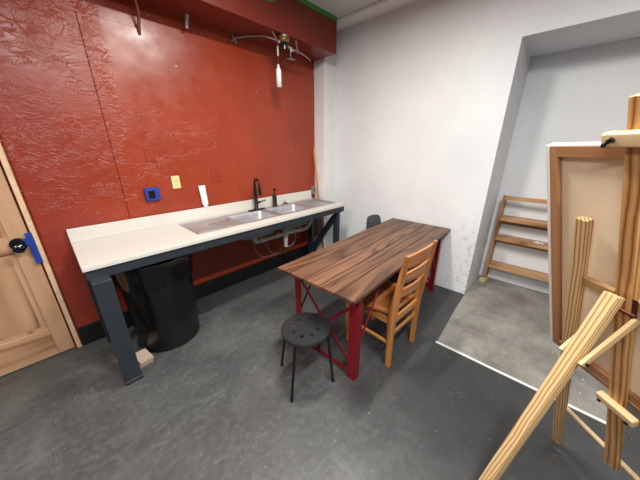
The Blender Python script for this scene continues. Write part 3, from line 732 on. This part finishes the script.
# ------------------------------------------------------------------ grey chair behind the table
gc = thing('shell_chair', 'charcoal shell chair with only its back showing beyond the far side of the table', 'chair', (2.66,1.33,0), R(2))
g = []
for i in range(19):
    v = i/18; row = []
    if v < 0.5: y = -0.20+0.40*(v/0.5); z = 0.44 - 0.02*math.sin(math.pi*v/0.5); hw_ = 0.19+0.02*math.sin(math.pi*v)
    elif v < 0.62:
        a = (v-0.5)/0.12; y = 0.20+0.045*math.sin(a*math.pi/2); z = 0.44+0.05*(1-math.cos(a*math.pi/2)); hw_ = 0.20
    else:
        a = (v-0.62)/0.38; y = 0.245+0.055*a; z = 0.49+0.325*a; hw_ = 0.20-0.045*a**2
    if v > 0.96: hw_ -= 0.012
    if v < 0.03: hw_ -= 0.02
    for j in range(13):
        u_ = -1+2*j/12; cup = 0.035*u_*u_
        zz = z + (cup if v < 0.55 else 0) - (0.012*u_**4 if v > 0.98 else 0); yy = y - (cup*1.2 if v >= 0.55 else 0)
        row.append((hw_*u_, yy, zz))
    g.append(row)
MB().sheet(g).build('seat_shell', GREYCH, gc, smooth=True, solid=0.008)
for sx in (-1,1):
    for sy in (-1,1):
        MB().tube([(sx*0.12,sy*0.12,0.418),(sx*0.20,sy*0.20,0.0)],[0.012,0.009],12).build('leg', STOOLL, gc, smooth=True)
MB().beam((-0.13,-0.13,0.408),(0.13,0.13,0.408),0.03,0.012,(0,0,1)).beam((-0.13,0.13,0.408),(0.13,-0.13,0.408),0.03,0.012,(0,0,1)).build('under_frame', STOOLL, gc)

# ================================================================== shelf in the niche
sh = thing('ladder_shelf', 'open wooden shelf with three boards standing in the white niche', 'shelf', (3.56, -0.06, 0))
SHY0, SHY1 = -0.50, 0.50
for yy in (0.5-0.012, -0.5+0.012):
    M_ = MB()
    bar('side_rail', (0.02-0.06, yy, 0.0502),(0.02-0.06, yy, 1.10),0.024,0.030,SHELFZ,sh,(0,1,0))
    bar('side_rail', (0.10, yy, 0.0),(0.10, yy, 1.05),0.024,0.028,SHELFZ,sh,(0,1,0))
def sbox(name, a, b): return MB().box(a,b).build(name, SHELFY, sh, 0.002)
for z in (0.845,0.610,0.250):
    sbox('shelf_board', (-0.055,-0.474,z-0.018),(0.112,0.474,z))
    if z > 0.3: sbox('shelf_lip', (0.09,-0.474,z-0.105),(0.104,0.474,z-0.045))
    sbox('front_edge', (-0.066,-0.474,z-0.036),(-0.056,0.474,z+0.002))
sbox('top_rail', (-0.055,-0.474,1.050),(-0.035,0.474,1.095))
b = MB().box((-0.045,-0.03,0),(0.045,0.03,0.044)).build('wooden_block', BLOCKM, None, 0.002); b.location = (3.512, 0.432, 0.006); b.rotation_euler = (0,0,R(-14))
tag(b, 'small pale wooden block on the concrete under the left foot of the shelf', 'block')
# crumpled clear wrapper on the middle board
g = []
for i in range(9):
    row = []
    for j in range(9):
        x = -0.03+0.06*i/8; y = -0.045+0.09*j/8; row.append((x+random.uniform(-.003,.003), y, 0.006+random.uniform(0,0.022)*(1-abs(i-4)/5)))
    g.append(row)
o = MB().sheet(g).build('plastic_wrapper', PVC, None, smooth=True, solid=0.001); o.location = (3.535, 0.02, 0.612)
tag(o, 'crumpled pale plastic wrapper lying on the middle board of the shelf', 'wrapper')

# ================================================================== easel and canvas
EB = Vector((1.453,-0.510,0)); ER = R(46); TH = R(19)
ea = thing('easel', 'tall pine studio easel seen from behind at the right side', 'easel', EB, ER)
def E(s, v, w_=0.0): return Vector((s, v*math.sin(TH)+w_*math.cos(TH), v*math.cos(TH)-w_*math.sin(TH)))
NW = E(0,0,1)
MT = 0.022
bar('mast', E(-0.006,0.315,-0.011), E(0.012,1.82,-0.011), 0.046, 0.024, PINEM, ea, (1,0,0), 0.003)
for sx in (1,-1):
    bar('leg', E(sx*0.258,0.016,-0.013), E(sx*0.143,1.450,-0.013), 0.040, 0.026, PINE, ea, (1,0,0), 0.002)
bar('crossbar', E(0.140,1.196,-0.020), E(-0.140,1.196,-0.020), 0.036, 0.018, PINEP, ea, E(0,1))
bar('lower_stretcher', E(0.245,0.352,-0.030), E(-0.245,0.352,-0.030), 0.018, 0.014, PINEP, ea, NW)
# rear leg hinged to the mast
bar('rear_leg', (-0.012,0.700,0.006), (0,0.437,1.165), 0.042, 0.028, PINE, ea, (1,0,0), 0.002)
bar('hinge_brace', (-0.034,0.492,0.915), (-0.034,0.372,1.092), 0.024, 0.012, PINEP, ea, (0,0,1))
bar('hinge_brace', (0.034,0.492,0.915), (0.034,0.372,1.092), 0.024, 0.012, PINEP, ea, (0,0,1))
MB().tube([(-0.045,0.483,0.925),(0.045,0.483,0.925)],0.005,10).build('bolt', BLK, ea, smooth=True)
hb = MB().box((-0.032,-0.002,-0.045),(0.032,0.002,0.045)).build('hinge_plate', RUST, ea, 0.002)
hm, _ = frame(E(0,1.18,-0.004), E(0,1.3,-0.004), (1,0,0)); hb.matrix_local = hm @ Matrix.Translation((0,0,0.0))
MB().tube([tuple(E(-0.034,1.17,0.004)),tuple(E(0.034,1.17,0.004))],0.006,12).build('hinge_pin', RUST, ea, smooth=True)
# upper canvas clamp
def clamp(v, hw_, hv, t0, t1, name, mat=PINEP, sc_=-0.018):
    o = bar(name, E(sc_+hw_,v,(t0+t1)/2), E(sc_-hw_,v,(t0+t1)/2), hv, abs(t1-t0), mat, ea, E(0,1)-E(0,0), 0.006); return o
clamp(1.720,0.090,0.040,-0.004,0.026,'upper_clamp')
clamp(1.722,0.085,0.045,-0.095,-0.036,'upper_holder')
wk = MB().tube([tuple(E(0.040,1.722,0.025)),tuple(E(0.040,1.722,0.040))],0.006,12).tube([tuple(E(0.048,1.712,0.040)),tuple(E(0.030,1.732,0.040))],0.0040,8).build('wing_nut', BLK, ea, smooth=True)
MB().tube([tuple(E(0.062,1.708,0.0)),tuple(E(0.062,1.708,0.028))],0.006,8).build('bolt', BLK, ea, smooth=True)
# tray with the canvas standing on it
clamp(0.718,0.062,0.034,-0.002,0.026,'lower_clamp')
bar('tray', E(0.20,0.728,-0.055), E(-0.30,0.728,-0.055), 0.05, 0.018, STRW, ea, NW)
bar('tray_lip', E(0.20,0.738,-0.085), E(-0.30,0.738,-0.085), 0.012, 0.030, PINEP, ea, NW)
for s_ in (0.045,-0.045): MB().tube([tuple(E(s_-0.018,0.706,0.024)),tuple(E(s_-0.018,0.706,0.031))],0.006,10).build('knob', BLK, ea, smooth=True)

cvs = thing('painting_canvas', 'large stretched canvas on the easel, its raw beige back facing out', 'canvas', EB, ER)
CV0, CV1, CS0, CS1 = 0.742, 1.692, -0.36, 0.300; WF, WB = -0.054, -0.029
def cbar(name, s0, v0, s1, v1, wdt, mat=STRW): return bar(name, E(s0,v0,(WB-0.0+WF+0.01)/2), E(s1,v1,(WB+WF+0.01)/2), wdt, (WB-WF-0.008), mat, cvs, (1,0,0) if abs(s0-s1) < .01 else E(0,1), 0.002)
bw = 0.038
cbar('stretcher_bar', CS1-bw/2-0.004, CV0+0.004, CS1-bw/2-0.004, CV1-0.004, bw); cbar('stretcher_bar', CS0+bw/2+0.004, CV0+0.004, CS0+bw/2+0.004, CV1-0.004, bw)
cbar('stretcher_bar', CS1-bw-0.004, CV1-bw/2-0.004, CS0+bw+0.004, CV1-bw/2-0.004, bw); cbar('stretcher_bar', CS1-bw-0.004, CV0+bw/2+0.004, CS0+bw+0.004, CV0+bw/2+0.004, bw)
def boxE(m, s0,s1,v0,v1,w0,w1):
    pts = [E(s,v,w_) for w_ in (w0,w1) for v in (v0,v1) for s in (s0,s1)]
    vs = [m.bm.verts.new(p) for p in pts]
    for f in ((0,1,3,2),(4,6,7,5),(0,4,5,1),(2,3,7,6),(0,2,6,4),(1,5,7,3)): m.bm.faces.new([vs[i] for i in f])
m = MB(); boxE(m, CS0+0.004,CS1-0.004,CV0+0.004,CV1-0.004,WF+0.002,WF+0.006); m.build('canvas_cloth', CANV, cvs)
m = MB(); boxE(m, CS0,CS1,CV0,CV1,WF-0.001,WF+0.0015)
boxE(m, CS1-0.004,CS1,CV0,CV1,WF,WB+0.001); boxE(m, CS1-0.012,CS1,CV0,CV1,WB-0.001,WB+0.003); boxE(m, CS0,CS0+0.004,CV0,CV1,WF,WB); boxE(m, CS0,CS1,CV1-0.004,CV1,WF,WB); boxE(m, CS0,CS1,CV0,CV0+0.004,WF,WB)
m.build('primed_face', GESSO, cvs)

# ================================================================== fittings on the beam
wc = thing('pendant_wiring', 'loose grey conduit and wiring hanging under the red beam near the corner', 'wiring', (1.98,2.42,BZ))
def W(*p): return (p[0]-1.98,p[1]-2.42,p[2]-BZ)
MB().tube([W(*p) for p in spline([(1.625,2.680,2.615),(1.70,2.60,2.628),(1.76,2.53,2.632),(1.80,2.48,2.632),(1.85,2.43,2.622),(1.915,2.37,2.595),(1.95,2.35,2.585)],6)],0.0065,10).build('conduit', GALV, wc, smooth=True)
MB().tube([W(1.595,2.680,2.585),W(1.655,2.680,2.635)],0.007,8).tube([W(1.65,2.680,2.575),W(1.605,2.680,2.645)],0.006,8).tube([W(1.627,2.689,2.61),W(1.627,2.672,2.61)],0.014,12).build('wall_clip', GALV, wc, smooth=True)
MB().lathe([(0.056,0.0),(0.060,-0.014),(0.058,-0.048),(0.050,-0.058)],W(1.985,2.355,BZ),24).build('ceiling_box', BRASS, wc, smooth=True)
MB().lathe([(0.046,-0.058),(0.048,-0.068),(0.036,-0.082),(0.010,-0.086)],W(1.985,2.355,BZ),24).build('socket_cup', BLK, wc, smooth=True)
MB().lathe([(0.0305,0.0),(0.034,-0.006),(0.034,-0.02)],W(1.96,2.318,BZ-0.004),18).build('knockout_cap', GALV, wc, smooth=True)
MB().tube([W(2.03,2.35,2.575),W(2.08,2.36,2.560),W(2.13,2.36,2.560)],0.011,10).tube([W(2.08,2.36,2.575),W(2.085,2.36,2.535)],0.014,12).tube([W(1.975,2.33,2.565),W(1.975,2.33,2.530)],0.008,10).build('elbow', GALV, wc, smooth=True)
MB().tube([W(*p) for p in spline([(2.12,2.36,2.560),(2.20,2.37,2.565),(2.30,2.39,2.558),(2.40,2.41,2.545),(2.44,2.43,2.535)],5)],0.0055,8).build('conduit', GALV, wc, smooth=True)
for a, b_ in (((1.83,2.335,BZ-0.002),(1.925,2.36,2.570)),((2.13,2.335,BZ-0.002),(2.185,2.37,2.545))):
    MB().beam(W(*a),W(*b_),0.020,0.004,(0,1,0)).build('hanger_strap', GALV, wc)
MB().tube([W(2.150,2.50,2.520),W(2.260,2.50,2.532)],0.009,10).tube([W(2.2,2.50,2.528),W(2.2,2.50,BZ)],0.003,6).build('short_stub', GALV, wc, smooth=True)
pl = thing('pendant_lamp', 'unlit white tube-shaped lamp hanging on a short cord under the red beam', 'lamp', (1.955,2.42,BZ))
MB().tube([(0,0,0),(0,0,-0.05),(0.002,0,-0.10),(0.002,0,-0.17),(0,0,-0.24)],0.003,8).build('cord', RUST, pl, smooth=True)
MB().tube([(0.002,0,-0.075),(0.002,0,-0.16)],0.012,14).build('cord_grip', GALV, pl, smooth=True)
MB().lathe([(0.006,-0.232),(0.012,-0.240),(0.013,-0.262),(0.024,-0.275),(0.0265,-0.285),(0.0265,-0.385)],seg=24).build('lamp_tube', WHITEP, pl, smooth=True)
MB().lathe([(0.0262,-0.385),(0.0262,-0.435),(0.022,-0.440)],seg=24).build('lamp_socket', PVC, pl, smooth=True)
cv = MB().tube(spline([(0.755,2.50,BZ),(0.775,2.56,2.625),(0.80,2.62,2.56),(0.800,2.665,2.49),(0.800,2.6895,2.44)],6),[0.011]*25,10).build('curved_pipe', BRASS, None, smooth=True)
m = cv.data.transform(Matrix.Translation((-0.80,-2.62,-2.56))); cv.location = (0.80,2.62,2.56)
tag(cv, 'short curved pipe running from the red beam into the wall above the seam', 'pipe')
sv = MB().tube([(0,0,0),(-0.004,0.03,-0.09)],[0.016,0.013],12).build('pipe_stub', GALV, None, smooth=True, loc=(1.155,2.60,BZ))
tag(sv, 'straight grey pipe stub poking down from the underside of the red beam', 'pipe')

# ------------------------------------------------------------------ ceiling lamp housings
for i, (x, y, a, b_, W_, c, rz) in enumerate(LAMPS):
    t = thing('ceiling_lamp', ['long white ceiling lamp at the door end of the room', 'long white ceiling lamp just in front of the easel', 'short white ceiling lamp above the plank table'][i], 'lamp', (x,y,CEIL), R(rz), 'ceiling lamps')
    MB().box((-a/2-0.03,-b_/2-0.02,-0.05),(a/2+0.03,b_/2+0.02,0)).build('housing', WHITEP, t, 0.005)
    MB().box((-a/2,-b_/2,-0.078),(a/2,b_/2,-0.0505)).build('diffuser', LAMPG, t, 0.006)
